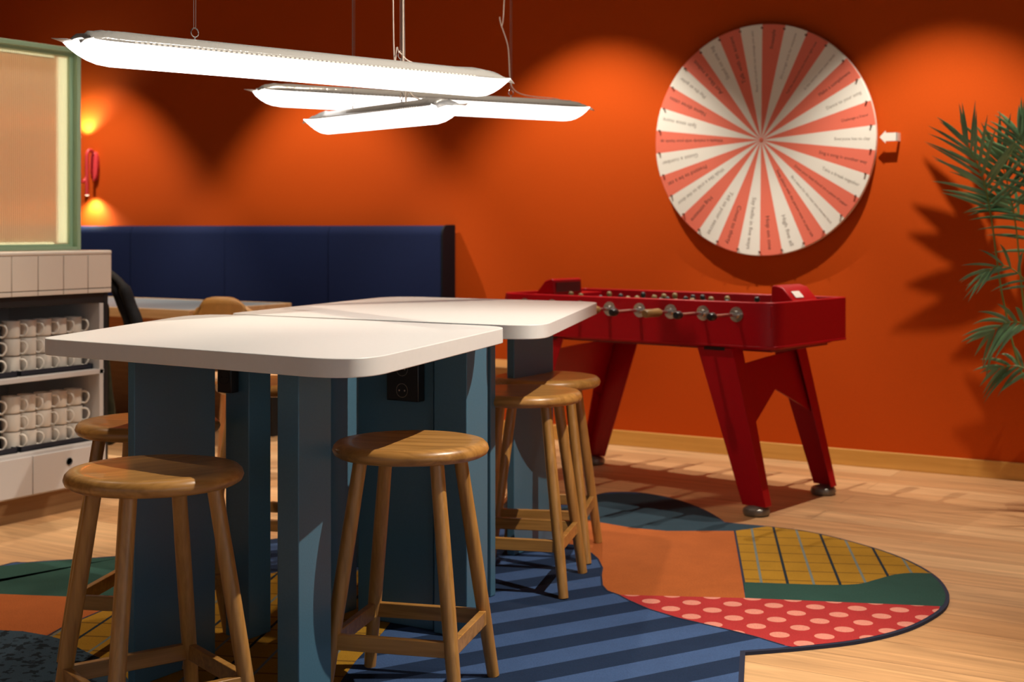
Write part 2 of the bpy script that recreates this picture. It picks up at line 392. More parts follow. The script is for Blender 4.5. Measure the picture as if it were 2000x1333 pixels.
box_post(T1, c1, -2.19, -2.125, 2.567, 2.69)
p4 = box_post(T1, c1, -2.57, -2.297, 3.38, 3.41)
box_post(T1, c1, -2.66, -2.627, 3.15, 3.45)
box_post(T1, c1, -2.283, -2.17, 3.362, 3.475)
box_post(T2, c2, -2.605, -2.575, 4.30, 4.585)
box_post(T2, c2, -3.06, -2.95, 3.88, 3.99)
box_post(T2, c2, -2.62, -2.35, 3.78, 3.81)
box_post(T2, c2, -3.15, -2.88, 4.36, 4.39)
def socket(t, c, x0, x1, y, z0, z1, n, parent):
    b = BM(); add_box(b, x0-c.x, x1-c.x, y-.035-c.y, y-.001-c.y, z0, z1)
    s = obj('power_socket', b, BLACK, parent, bevel=.003)
    for k in range(n):
        b = BM(); zc = z0+(z1-z0)*(k+.5)/n; xc = (x0+x1)/2-c.x
        add_lathe(b, [(.0195, -.0362), (.0205, -.0362), (.0205, -.0352), (.0195, -.0352)], 24, (xc, y-c.y, zc), close=True, axis='Y')
        for sx in (-.0095, .0095): add_lathe(b, [(0, -.0363), (.0028, -.0363), (.0028, -.035)], 12, (xc+sx, y-c.y, zc), axis='Y')
        obj('socket_outlet', b, CHROME if n > 1 else SATINBLACK, s)
p2_ = socket(T1, c1, -2.782, -2.730, 3.036, .711, .80, 1, T1)
socket(T1, c1, -2.439, -2.326, 3.38, .675, .80, 2, T1)

# ------------------------------------------------------------------ wooden stools
def make_stool(label):
    t = thing('bar_stool', label, 'stool', (0, 0, 0), 0, 'round oak bar stools')
    r, zt = .197, .645
    prof = [(0, zt-.003), (.10, zt-.0035), (.150, zt-.002), (.172, zt), (.186, zt-.003), (.194, zt-.011), (r, zt-.021), (.193, zt-.031), (.183, zt-.037), (.165, zt-.040), (0, zt-.040)]
    b = BM(); add_lathe(b, prof, 96); obj('seat', b, OAKX, t, smooth=40)
    top, bot, zs = .098, .170, .17
    cor = [(-1, -1), (1, -1), (1, 1), (-1, 1)]
    for sx, sy in cor:
        b = BM(); p0 = Vector((sx*bot, sy*bot, .012)); p1 = Vector((sx*top, sy*top, zt-.036))
        n = 7; add_tube(b, [p0.lerp(p1, k/n) for k in range(n+1)], [.0158+.0028*math.sin(PI*min(1, (k/n)*1.15)/1.15*.9) for k in range(n+1)], 20)
        obj('leg', b, OAK, t, smooth=50)
    for i in range(4):
        a, c = cor[i], cor[(i+1) % 4]; k = bot+(top-bot)*(zs-.012)/(zt-.05)
        p0 = Vector((a[0]*k, a[1]*k, zs)); p1 = Vector((c[0]*k, c[1]*k, zs)); d = (p1-p0).normalized()
        m = Matrix.Translation((p0+p1)/2) @ d.to_track_quat('X', 'Z').to_matrix().to_4x4()
        b = BM(); L_ = (p1-p0).length/2-.008; add_box(b, -L_, L_, -.009, .009, -.019, .019, mat=m)
        obj('stretcher', b, OAKX, t, bevel=.002)
    return t
stools = [((302-HX)/F*3.15, 3.15, 37+31, 'oak bar stool nearest the camera at the lower left'),
          ((802.5-HX)/F*3.547, 3.547, -14+31, 'oak bar stool tucked under the near right corner of the nearer white table'),
          ((290-HX)/F*3.925, 3.925, -9+31, 'oak bar stool behind the lower left one, partly hidden by the table leg'),
          (.035, 4.64, -13+31, 'nearer of the two oak stools at the right side of the farther table'),
          (.123, 5.09, -10+31, 'oak bar stool closest to the red football table'),
          ((532-HX)/F*4.93, 4.93, -12+31, 'oak bar stool on the far side, seen only through gaps between table legs')]
S0 = None
for xc, zc, ang, lab in stools:
    p = cam2w(xc, zc)
    if S0 is None: S0 = make_stool(lab); S0.location = p; S0.rotation_euler.z = R(ang)
    else: dup(S0, p, R(ang), lab)

# ------------------------------------------------------------------ pendant tube lamps
def tube_mats():
    d = nmat('glowing_diffuser', (.9, .9, .88), .5, emit=(1, .965, .93), strength=2.6)
    m = bpy.data.materials.new('clear_film'); m.use_nodes = True; nt = m.node_tree
    b = nt.nodes['Principled BSDF']; b.inputs['Base Color'].default_value = (.40, .385, .36, 1); b.inputs['Roughness'].default_value = .2
    tl = nt.nodes.new('ShaderNodeBsdfTranslucent'); tl.inputs['Color'].default_value = (.55, .53, .49, 1)
    mx = nt.nodes.new('ShaderNodeMixShader'); mx.inputs[0].default_value = .06
    nt.links.new(b.outputs[0], mx.inputs[1]); nt.links.new(tl.outputs[0], mx.inputs[2]); nt.links.new(mx.outputs[0], nt.nodes['Material Output'].inputs['Surface'])
    n = nt.nodes.new('ShaderNodeTexNoise'); n.inputs['Scale'].default_value = 55; n.inputs['Distortion'].default_value = 1
    tc = nt.nodes.new('ShaderNodeTexCoord'); nt.links.new(tc.outputs['Object'], n.inputs['Vector'])
    bp = nt.nodes.new('ShaderNodeBump'); bp.inputs['Strength'].default_value = .35; bp.inputs['Distance'].default_value = .004
    nt.links.new(n.outputs['Fac'], bp.inputs['Height']); nt.links.new(bp.outputs['Normal'], b.inputs['Normal'])
    return d, m
GLOW, FILM = tube_mats()
WIREM = nmat('steel_wire', (.45, .4, .35), .35, .8); CABLEM = nmat('white_cable', (.75, .62, .52), .5)
def tube_lamp(label, A, B, hangers, cable_pts, extra=()):
    A, B = Vector(A), Vector(B); L = (B-A).length; d = (B-A).normalized()
    t = thing('tube_lamp', label, 'lamp', A, 0, 'plastic wrapped tube lamps')
    side = Vector((d.y, -d.x, 0)).normalized(); up = side.cross(d).normalized()
    rr = .041; rnd = random.Random(int(L*1000))
    xs = [0, .006, .018, .035, .055, .09, .125]+[.2+(L-.4)*k/10 for k in range(11)]+[L-.125, L-.09, L-.055, L-.035, L-.018, L-.006, L]
    def ring(x, lo):
        e = min(x, L-x); k = min(1, e/.09); k = math.sqrt(max(0, 1-(1-k)**2))**.9
        a = .060*(1-k)+rr*k; bz = .0015*(1-k)+rr*k; zc = .014*(1-k)
        th0, th1 = (PI-.30, 2*PI+.30) if lo else (.30-0, PI-.30)
        if lo: ths = [PI-.30+(PI+.60)*i/16 for i in range(17)]
        else: ths = [.30+(PI-.60)*i/10 for i in range(11)]
        out = []
        for th in ths:
            j = (rnd.uniform(-.004, .004) if (e < .13 and not lo and .35 < th < PI-.35) else 0)
            dz = .06*0
            out.append(d*x+side*math.cos(th)*a+up*(math.sin(th)*(bz+j)+zc))
        return out
    for lo, nm, mt in ((True, 'diffuser', GLOW), (False, 'film_cover', FILM)):
        b = BM(); rows = [[b.verts.new(p) for p in ring(x, lo)] for x in xs]
        for r0, r1 in zip(rows, rows[1:]):
            for i in range(len(r0)-1): b.faces.new((r0[i], r0[i+1], r1[i+1], r1[i]))
        o = obj(nm, b, mt, t, smooth=None if False else 60)
        s = o.modifiers.new('thick', 'SOLIDIFY'); s.thickness = .0012; s.offset = -1
    # dotted weld seam along both sides
    n = int((L-.26)/.016)
    for sgn in (-1, 1):
        b = BM()
        for k in range(n):
            x = .13+(L-.26)*k/n; th = .36; c = d*x+side*sgn*math.cos(th)*(rr+.0006)+up*math.sin(th)*(rr+.0006)
            m = Matrix.Translation(c) @ d.to_track_quat('X', 'Z').to_matrix().to_4x4()
            add_box(b, -.0045, .0045, -.001, .001, -.0018, .0018, mat=m)
        obj('weld_seam', b, nmat('seam_white', (.8, .77, .72), .5), t)
    # torn film fins at both ends
    for e, s in ((0, -1), (L, 1)):
        b = BM(); base = d*e+up*.014
        for q0, q1, tip in ((-.058, -.012, (-.05, .035, .006)), (.004, .058, (.052, .028, -.014))):
            v = [b.verts.new(base+side*q0), b.verts.new(base+side*q1), b.verts.new(base+d*s*tip[1]*.6+side*(q1*.9)+up*tip[2]*.4), b.verts.new(base+d*s*tip[1]+side*tip[0]+up*tip[2])]
            b.faces.new(v)
        o = obj('end_fin', b, nmat('film_fin', (.75, .73, .70), .3), t); s_ = o.modifiers.new('thick', 'SOLIDIFY'); s_.thickness = .0012
    for x in hangers:
        base = d*x+up*rr; ztop = 3.2-A.z
        b = BM(); n_ = 20; rad = .011
        ctr = base+Vector((0, 0, .018))
        vv = [ctr+(d*math.cos(2*PI*i/n_)+Vector((0, 0, 1))*math.sin(2*PI*i/n_))*rad for i in range(n_+1)]
        add_tube(b, vv, .0016, 8); add_tube(b, [base-up*.002, base+Vector((0, 0, .008))], .0025, 8)
        obj('hook_ring', b, CHROME, t)
        b = BM()
        for s in (-.003, .003):
            add_tube(b, [ctr+d*s+Vector((0, 0, rad*.8)), (ctr.x+d.x*s*2, ctr.y+d.y*s*2, ztop)], .0007, 6)
        obj('hanging_wire', b, WIREM, t)
    for cp in cable_pts:
        b = BM(); add_tube(b, cubic([Vector(p)-A for p in cp], 8), .0019, 8); obj('power_cable', b, CABLEM, t)
    return t
def camp(px, py, zc):  # a point at camera depth zc
    if py == -160: py = HY-(3.2-CH)/zc*F
    return cam2w((px-HX)/F*zc, zc, CH-(py-HY)/F*zc)
# T1
A = camp(152, 90, 3.18); B = camp(968, 165, 4.33); dd = (B-A).normalized()
hz = lambda P, Q, px: next(k/400*(Q-P).length for k in range(401) if HX+F*((P.lerp(Q, k/400)).dot(RT))/((P.lerp(Q, k/400)).dot(FW)) >= px)
h1, h2 = hz(A, B, 379), hz(A, B, 782)
def zc_of(P): return P.dot(FW)
q = A.lerp(B, h2/(B-A).length); zq = zc_of(q)
tube_lamp('longest and highest white tube lamp, plastic wrapped, hanging over the tables', A, B, [h1, h2],
          [[camp(765, -160, zq), camp(768, 30, zq), camp(776, 92, zq), camp(784, 106, zq), camp(800, 120, zq+.03), camp(838, 131, zq+.1)],
           [camp(786, -160, zq), camp(787, 40, zq), camp(787, 100, zq), camp(787, 122, zq)]])
# T2
A = camp(505, 184, 5.0); B = camp(1136, 218, 5.72)
h1, h2 = hz(A, B, 690), hz(A, B, 998); q = A.lerp(B, h2/(B-A).length); zq = zc_of(q)
tube_lamp('farthest tube lamp, its right end beyond the longest one', A, B, [h1, h2],
          [[camp(995, -160, zq), camp(985, 0, zq), camp(976, 35, zq), camp(992, 90, zq), camp(996, 150, zq), camp(1004, 175, zq), camp(1030, 187, zq+.05), camp(1085, 193, zq+.15), camp(1108, 201, zq+.2)]])
# T3
A = camp(622, 242, 5.2); B = camp(876, 214, 4.32)
q = A.lerp(B, .62)
tube_lamp('shortest and lowest tube lamp, crossing under the other two', A, B, [(B-A).length*.3, (B-A).length*.68],
          [[camp(786, -160, 4.6), camp(790, 110, 4.6), camp(800, 180, 4.55), camp(838, 200, 4.4), camp(860, 208, 4.34)]])

# ------------------------------------------------------------------ prize wheel
WC = at_y(1486.5, 273.5, YW-.06); WR = .590
t = thing('prize_wheel', 'large round wheel with red and cream segments on the orange wall', 'wheel', (WC.x, YW, WC.z))
WHF = nmat('wheel_cream', (.90, .87, .78), .5); WHR = nmat('wheel_coral', (.86, .19, .12), .5)
TXT = nmat('wheel_lettering', (.14, .05, .04), .6); TXT2 = nmat('wheel_lettering_on_cream', (.30, .26, .22), .6)
b = BM(); b_ = .022; y0, y1 = -.06, -.035; c = b.verts.new((0, y0, 0)); cb = b.verts.new((0, y1, 0)); per = 8; N = 30*per
def wp(ang, r, y): a = R(ang); return Vector((r*math.sin(a), y, r*math.cos(a)))
fr = [b.verts.new(wp(.7+360*i/N, WR-.003, y0)) for i in range(N)]; ed = [b.verts.new(wp(.7+360*i/N, WR, y0+.003)) for i in range(N)]
bk = [b.verts.new(wp(.7+360*i/N, WR, y1)) for i in range(N)]
for i in range(N):
    j = (i+1) % N; mi = 1 if (i//per) % 2 == 0 else 0
    f = b.faces.new((c, fr[i], fr[j])); f.material_index = mi
    f = b.faces.new((fr[i], ed[i], ed[j], fr[j])); f.material_index = mi
    b.faces.new((ed[i], bk[i], bk[j], ed[j])); b.faces.new((cb, bk[j], bk[i]))
obj('wheel_disc', b, [WHF, WHR], t, smooth=30)
b = BM(); add_lathe(b, [(0, -.0352), (.09, -.0352), (.09, -.0005), (0, -.0005)], 40, axis='Y'); obj('axle', b, GREYFOOT, t)
b = BM(); add_lathe(b, [(0, -.064), (.008, -.064), (.012, -.0602)], 24, axis='Y'); obj('hub_cap', b, WHR, t)
for k in range(30):
    b = BM(); p = wp(.7+12*k, WR*.965, -.06); add_lathe(b, [(0, -.012), (.0045, -.011), (.0052, 0)], 10, p, axis='Y')
    obj('peg', b, nmat('peg_brown', (.16, .06, .04), .5), t)
phr = ['Freestyle', 'Do a magic trick for everyone', 'Tell the worst joke you know right now', 'In the mirror: wave your hands', 'Make a compliment', 'Dance to your song',
       'Challenge a friend', 'Everyone has to clap', 'Sing a song in another way', 'Take a break together', 'Draw your best friend on a piece of paper', 'Be a statue for the next two minutes here', 'Swap places with the person next to your left',
       'High five all', 'Hop on one', 'Say hello in five ways', 'Count to thirty', 'Tell us your secret', 'Hug someone', 'Walk like a crab to the door', 'Pretend to be a cat', 'Guess a number',
       'Whistle a melody with your hands up', 'Spin once more', 'Name three cities', 'Play the air guitar', 'Act like a robot', 'Stand on one leg', 'Talk with an accent', 'Read out loud the last message you sent']
r0s = [.79, .55, .45, .57, .63, .63, .72, .65, .53, .60, .38, .42, .30, .68, .66, .50, .60, .52, .67, .42, .55, .60, .35, .62, .57, .65, .55, .62, .52, .42]
for k in range(30):
    cu = bpy.data.curves.new('txt', 'FONT'); cu.body = phr[k]; cu.size = .024; cu.align_x = 'LEFT'; cu.align_y = 'CENTER'
    cu.resolution_u = 2
    to = bpy.data.objects.new('tmp', cu); me = bpy.data.meshes.new_from_object(to); bpy.data.objects.remove(to); bpy.data.curves.remove(cu)
    xs_ = [v.co.x for v in me.vertices]; wdt = max(xs_)-min(xs_); want = (.95-r0s[k])*WR; s = want/wdt
    ang = R(.7+12*k+6.4); rd = Vector((math.sin(ang), 0, math.cos(ang))); pd = Vector((-math.cos(ang), 0, math.sin(ang)))
    for v in me.vertices:
        x = (v.co.x-min(xs_))*s+r0s[k]*WR; yy = v.co.y*min(1.25, max(.75, s))
        v.co = rd*x+pd*yy+Vector((0, -.0606, 0))
    me.materials.append(TXT if k % 2 == 0 else TXT2)
    o = bpy.data.objects.new('lettering', me); COL.objects.link(o); o.parent = t
# pointer
PC = at_y(1760, 267, YW)
YP = YW-.052; P0 = at_y(1718, 267, YP); P1 = at_y(1752, 267, YP)
t = thing('pointer_arrow', 'small cream arrow on a bracket pointing at the rim of the wheel', 'arrow', (P1.x, YW, P1.z))
dx = P0.x-P1.x; b = BM()
poly = [(dx, 0), (dx*.66, .030), (dx*.66, .020), (0, .020), (0, -.020), (dx*.66, -.020), (dx*.66, -.030)]
m = Matrix.Rotation(R(90), 4, 'X')
add_prism(b, poly, .049, .053, 0, m); obj('arrow', b, WHF, t)
b = BM(); add_box(b, -.004, .002, -.053, -.001, -.020, .020); obj('bracket', b, WHF, t)

# ------------------------------------------------------------------ wall lamp (red tubes)
SP = at_y(188, 325, YW); t = thing('wall_lamp', 'coral red wall lamp of bent tubes with an oval plate', 'lamp', (SP.x, YW, SP.z))
CORAL = nmat('coral_lamp_paint', (.72, .06, .07), .35)
b = BM(); pl = [(.035*math.cos(2*PI*k/40), .10*(abs(math.sin(2*PI*k/40))**.8)*(1 if math.sin(2*PI*k/40) > 0 else -1)) for k in range(40)]
add_prism(b, pl, .001, .028, 0, m); obj('back_plate', b, CORAL, t, bevel=.004)
def cane(x, sgn):
    pts = [(x, -.02, .075*sgn), (x, -.035, .10*sgn), (x-.002, -.055, .108*sgn), (x-.004, -.072, .095*sgn), (x-.004, -.078, .06*sgn), (x-.004, -.078, -.08*sgn), (x-.004, -.078, -.20*sgn)]
    b = BM(); add_tube(b, cubic(pts, 8), .011, 16); o = obj('lamp_tube', b, CORAL, t, smooth=60)
    e = pts[-1]; b = BM(); add_lathe(b, [(0, 0), (.010, 0), (.010, .004), (0, .004)], 16, (e[0], e[1], e[2]-.002-.002*sgn))
    obj('light_tip', b, nmat('lamp_tip_glow', (1, .9, .8), .5, emit=(1, .75, .5), strength=4), t)
    l = bpy.data.lights.new('wall_lamp_glow', 'SPOT'); l.energy = 16; l.spot_size = R(135); l.spot_blend = .8; l.color = (.92, 1, .80); l.shadow_soft_size = .02
    lo = bpy.data.objects.new('wall_lamp_glow', l); COL.objects.link(lo); lo.parent = t; lo.location = (e[0], e[1], e[2]-.012*sgn)
    lo.rotation_euler = (R(18) if sgn > 0 else R(180-18), 0, 0)
cane(.0, 1); cane(-.075, -1)

# ------------------------------------------------------------------ football table
UV = math.atan2(-.148, .989)
ft = thing('football_table', 'red steel table football game standing before the orange wall', 'football table')
CU, CV = -3.53, 5.39
ft.location = (CU*.989+CV*.148, -CU*.148+CV*.989, 0); ft.rotation_euler.z = UV
HLu, HLv, ZB, ZT = .725, .337, .690, .875
def rr_poly(hu, hv, r, seg=8): return rounded([(-hu, -hv), (hu, -hv), (hu, hv), (-hu, hv)], r, seg)
RD = [.11, .11, .03, .03]
b = BM(); O_ = rr_poly(HLu, HLv, RD); I_ = rr_poly(HLu-.022, HLv-.022, [.095, .095, .02, .02])
def ringv(poly, z): return [b.verts.new((x, y, z)) for x, y in poly]
o0, o1, i1, i0 = ringv(O_, ZB), ringv(O_, ZT), ringv(I_, ZT), ringv(I_, .77)
n = len(O_)
for A_, B_ in ((o0, o1), (o1, i1), (i1, i0)):
    for k in range(n): b.faces.new((A_[k], A_[(k+1) % n], B_[(k+1) % n], B_[k]))
b.faces.new(o0)
obj('cabinet_body', b, RED, ft, bevel=.004)
b = BM(); add_prism(b, [(x*1.003, y*1.005) for x, y in O_], ZB-.003, ZB+.006); add_prism(b, [(x*1.0, y*1.0) for x, y in rr_poly(HLu-.03, HLv-.03, .1)], ZB-.012, ZB-.002)
obj('lower_rim', b, RED, ft, bevel=.002)
b = BM(); add_prism(b, I_, .755, .770); obj('playing_field', b, nmat('field_green', (.05, .12, .05), .5), ft)
for s in (-1, 1):
    b = BM(); x0, x1 = sorted((s*(HLu-.02), s*(HLu-.14))); add_box(b, x0, x1, -HLv+.03, HLv-.03, .77, .862)
    obj('end_deck', b, RED, ft, bevel=.003)
    # scoreboard hood: steep inner face, sloping outer face
    xi, xo = s*(HLu-.145), s*(HLu-.03)
    b = BM(); v0 = .02
    prof = [(xi, .862), (xi+s*.004, .930), (xi+s*.018, .936), (xo-s*.06, .926), (xo, .862)]
    for yy in (-.11+v0, .11+v0):
        pass
    A_ = [b.verts.new((x, -.11+v0, z)) for x, z in prof]; B_ = [b.verts.new((x, .11+v0, z)) for x, z in prof]
    for k in range(5): b.faces.new((A_[k], A_[(k+1) % 5], B_[(k+1) % 5], B_[k]))
    b.faces.new(A_[::-1]); b.faces.new(B_)
    h = obj('ball_hood', b, RED, ft, bevel=.004)
    b = BM(); xa = xi-s*.0015
    add_box(b, *sorted((xa, xa+s*.003)), -.095+v0, .095+v0, .872, .918); obj('hood_opening', b, nmat('dark_red', (.10, .002, .006), .5), h)
    if s > 0:
        b = BM(); mm = Matrix.Translation((xo-.03, v0-.03, .8965)) @ Matrix.Rotation(R(46), 4, 'Y')
        add_box(b, -.018, .018, -.04, .03, 0, .002, mat=mm); obj('label_plate', b, WHF, h)
# legs: angled sheets
ft_u, ft_v, lt_u = .628, .315, .44
for su in (-1, 1):
    for sv in (-1, 1):
        L_ = thing('leg', None, None); L_.parent = ft
        b = BM()
        zt_, zb_ = ZB-.01, .04
        def q(z, du, dv):
            k = (zt_-z)/(zt_-zb_); u = su*(lt_u+(ft_u-lt_u)*k); wd = .085*(1-k)+.055*k
            return (u+du*wd, sv*(ft_v-.012*0)+dv)
        # front sheet in the u direction, flange in the v direction (L profile)
        th = .006; fl_ = .085
        for z0_, z1_ in ((zb_, zt_),):
            secs = []
            for z in (z0_, z1_):
                k = (zt_-z)/(zt_-zb_); f_ = fl_*(1-k)+.05*k
                a = q(z, -1, 0); c_ = q(z, 1, 0); so = su
                out_u = c_[0] if so > 0 else a[0]; in_u = a[0] if so > 0 else c_[0]
                prof = [(in_u, sv*ft_v), (out_u, sv*ft_v), (out_u, sv*(ft_v-f_)), (out_u-so*th, sv*(ft_v-f_)), (out_u-so*th, sv*(ft_v-th)), (in_u, sv*(ft_v-th))]
                secs.append([b.verts.new((x, y, z)) for x, y in prof])
            for k2 in range(6): b.faces.new((secs[0][k2], secs[0][(k2+1) % 6], secs[1][(k2+1) % 6], secs[1][k2]))
            b.faces.new(secs[0]); b.faces.new(secs[1])
        me_ = obj('leg', b, RED, ft, bevel=.0015); bpy.data.objects.remove(L_)
        b = BM(); add_lathe(b, [(0, .008), (.046, .008), (.053, .013), (.056, .024), (.053, .036), (.044, .043), (.03, .047), (.02, .05), (0, .05)], 32, (su*ft_u, sv*(ft_v-.02), -.008))
        obj('foot_glide', b, GREYFOOT, me_)
        b = BM(); add_box(b, su*lt_u-.05, su*lt_u+.05, sv*ft_v-.03*(sv > 0)-.02*(sv < 0)*0, sv*ft_v+.03*(sv < 0), ZB-.022, ZB-.008); obj('leg_mount', b, SATINBLACK, ft)
    # end plate between front and rear legs, follows their slope, notched below
    def pu(z): k = (ZB-.01-z)/(ZB-.05); return su*(lt_u+(ft_u-lt_u)*k)+su*.055
    b = BM(); V = ft_v-.012
    prof = [(-V, .645), (-.02, .662), (V, .645), (V, .40), (V-.05, .355), (.02, .49), (-.02, .49), (-V+.05, .355), (-V, .30), ]
    prof = [(-V, .600), (0, .622), (V, .636), (V, .35), (.0, .485), (-V, .33)]
    A_ = [b.verts.new((pu(z), y, z)) for y, z in prof]; B_ = [b.verts.new((pu(z)-su*.005, y, z)) for y, z in prof]
    k = len(prof); b.faces.new(A_); b.faces.new(B_[::-1])
    for i in range(k): b.faces.new((A_[i], A_[(i+1) % k], B_[(i+1) % k], B_[i]))
    for sv in (-1, 1): pass
    obj('end_panel', b, RED, ft)
b = BM()
for y in (-.22, .22): add_box(b, -.66, .66, y-.008, y+.008, ZB-.026, ZB-.014)
for x in (-.66, -.22, .22, .66): add_box(b, x-.012, x+.012, -.25, .25, ZB-.024, ZB-.012)
obj('underframe', b, nmat('dark_red2', (.16, .003, .008), .5), ft, bevel=.002)
# rods
HANDLE = wood('handle_wood', (.22, .12, .03), (.34, .19, .06), .45, 'Y'); PA = nmat('player_black', (.01, .01, .01), .4); PB = nmat('player_tan', (.22, .14, .05), .4)
kinds = [('far', 1), ('far', 2), ('near', 3), ('far', 5), ('near', 5), ('far', 3), ('near', 2), ('near', 1)]
zr = .823
for k, (side_, npl) in enumerate(kinds):
    x = .56-.160*k; near = side_ == 'near'
    b = BM(); ya, yb = (-HLv-.11, HLv+.17) if near else (-HLv-.19, HLv+.08)
    add_tube(b, [(x, ya, zr), (x, yb, zr)], .0075, 14)
    for s in (-1, 1): add_lathe(b, [(.008, s*(HLv+.018)), (.014, s*(HLv+.018)), (.016, s*(HLv+.005)), (.031, s*(HLv+.004)), (.032, s*(HLv)), (.008, s*HLv)], 28, (x, 0, zr), axis='Y')
    rod = obj('rod', b, CHROME, ft, smooth=50)
    b = BM()
    if near: add_lathe(b, [(0, -HLv-.20), (.014, -HLv-.20), (.018, -HLv-.19), (.0165, -HLv-.15), (.018, -HLv-.10), (.013, -HLv-.085), (0, -HLv-.085)], 24, (x, 0, zr), axis='Y'); obj('handle', b, HANDLE, rod)
    else:
        add_lathe(b, [(0, -HLv-.215), (.013, -HLv-.213), (.017, -HLv-.205), (.017, -HLv-.185), (.011, -HLv-.172), (0, -HLv-.172)], 24, (x, 0, zr), axis='Y'); obj('end_cap', b, BLACK, rod)
        b = BM(); add_lathe(b, [(0, HLv+.20), (.014, HLv+.20), (.018, HLv+.19), (.0165, HLv+.15), (.018, HLv+.10), (.013, HLv+.085), (0, HLv+.085)], 24, (x, 0, zr), axis='Y'); obj('handle', b, HANDLE, rod)
    for i in range(npl):
        y = (i-(npl-1)/2)*(.48/max(npl, 2))*(1 if npl > 1 else 0)+random.uniform(-.01, .01)
        ti = random.uniform(-.5, .5); b = BM()
        prof = [(0, .052), (.009, .050), (.0125, .041), (.0115, .032), (.006, .026), (.013, .020), (.015, .008), (.012, -.02), (.009, -.04), (.011, -.046), (0, -.047)]
        add_lathe(b, prof, 14); bmesh.ops.rotate(b, verts=b.verts, cent=(0, 0, 0), matrix=Matrix.Rotation(ti, 3, 'Y')); bmesh.ops.translate(b, verts=b.verts, vec=(x, y, zr))
        obj('player', b, PB if near else PA, rod, smooth=60)

# ------------------------------------------------------------------ counter cabinet, left
XF, YE = -4.56, 4.27
cab = thing('counter_cabinet', 'white open-fronted counter cabinet with a tiled upstand at the left', 'cabinet', (XF, YE, 0))
def cb(name, x0, x1, y0, y1, z0, z1, m, parent=cab, bevel=.0015):
    b = BM(); add_box(b, x0-XF, x1-XF, y0-YE, y1-YE, z0, z1); return obj(name, b, m, parent, bevel=bevel)
YS = 3.0
cb('plinth', -5.15, -4.60, YS, YE-.03, 0, .10, KICK)
b = BM()
def bb(x0, x1, y0, y1, z0, z1): add_box(b, x0-XF, x1-XF, y0-YE, y1-YE, z0, z1)
bb(-5.17, -5.15, YS, YE-.03, .10, .905)
bb(-5.15, -4.575, YS, YE-.02, .10, .118); bb(-5.15, -4.575, YS, YE-.02, .255, .275); bb(-5.15, -4.575, YS, YE-.02, .56, .58)
bb(-5.15, -4.575, YE-.052, YE-.03, .118, .86); bb(-5.15, -4.575, YS, YS+.02, .118, .86)
obj('carcass', b, WHITECAB, cab, bevel=.0015)
cb('end_panel', -5.17, -4.572, YE-.028, YE-.008, .10, .905, SATINBLACK)
cb('lintel', -5.17, -4.575, YS, YE-.008, .862, .905, SATINBLACK)
cb('upstand_core', -5.17, XF-.008, YS, YE-.004, .905, 1.066, GROUT)
b = BM(); y = YE
first = True
while y > YS+.05:
    w_ = .130; bb(XF-.010, XF, y-w_+.003, y-.0005, .905, .923); bb(XF-.010, XF, y-w_+.003, y-.0005, .9262, 1.0655)
    y -= w_
obj('tiles', b, TILE, cab, bevel=.0015)
cb('countertop', -5.18, XF+.002, YS, YE+.002, 1.066, 1.084, nmat('cream_top', (.72, .64, .55), .4), bevel=.006)
for y0, y1 in ((3.2, 3.853), (3.857, 4.238)):
    d = cb('drawer', -4.575, XF, y0, y1, .108, .262, WHITECAB)
    if y0 > 3.5:
        b = BM(); add_lathe(b, [(0, 0), (.013, 0), (.015, .002), (.015, .004)], 24)
        bmesh.ops.rotate(b, verts=b.verts, cent=(0, 0, 0), matrix=Matrix.Rotation(R(90), 3, 'Y'))
        bmesh.ops.translate(b, verts=b.verts, vec=(.0, 4.04-YE, .215)); obj('finger_hole', b, SATINBLACK, d)
# trays and mugs
tray_spec = [(.581, 'upper'), (.276, 'lower')]
trays = []
for z, nm in tray_spec:
    for y0, y1, side_ in ((3.835, 4.214, 'right-hand'), (3.40, 3.822, 'left-hand')):
        t = thing('tray', f'dark navy tray under the {"mugs" if 1 else ""} on the {nm} shelf, {side_} one', 'tray', ((-4.60-4.74)/2-.04, (y0+y1)/2, z), 0, 'dark mug trays')
        hx, hy = .10, (y1-y0)/2; b = BM()
        add_box(b, -hx, hx, -hy, hy, 0, .005)
        for a in ((-hx, -hx+.005, -hy, hy), (hx-.005, hx, -hy, hy), (-hx, hx, -hy, -hy+.005), (-hx, hx, hy-.005, hy)): add_box(b, *a, .0, .022)
        obj('tray_body', b, NAVYTRAY, t, bevel=.001)
def make_mug(label):
    t = thing('mug', label, 'mug', (0, 0, 0), 0, 'white mugs stacked in the counter cabinet')
    b = BM(); h = .072
    add_lathe(b, [(0, .0015), (.031, .0015), (.0345, .004), (.0365, .010), (.0372, h-.002), (.0365, h), (.0350, h-.002), (.0345, .012), (.031, .006), (0, .006)], 40)
    o = obj('cup', b, CERAMIC, t, smooth=50)
    b = BM(); pts = [(.0355, 0, .060), (.050, 0, .060), (.061, 0, .052), (.065, 0, .037), (.061, 0, .023), (.050, 0, .011), (.036, 0, .013)]
    add_tube(b, cubic(pts, 5), .0042, 10); obj('handle', b, CERAMIC, t, smooth=70)
    return t
M0 = None; ordn = ['rightmost', 'second from right', 'third from right', 'fourth from right', 'fifth from right']
rm = random.Random(3)
for z, nm in tray_spec:
    cols = [(4.162-.0805*k, ordn[k]+' stack') for k in range(5)]+[(3.735, 'stack on the left-hand tray')]
    for (y, sn) in cols:
        for lv, ln in enumerate(('bottom', 'middle', 'top')):
            lab = f'{ln} white mug of the {sn}, {nm} shelf'
            loc = (-4.675+rm.uniform(-.002, .002), y+rm.uniform(-.001, .001), z+.0052+lv*.072); rot = R(36)+rm.uniform(-.12, .12)
            if M0 is None: M0 = make_mug(lab); M0.location = loc; M0.rotation_euler.z = rot
            else: dup(M0, loc, rot, lab)

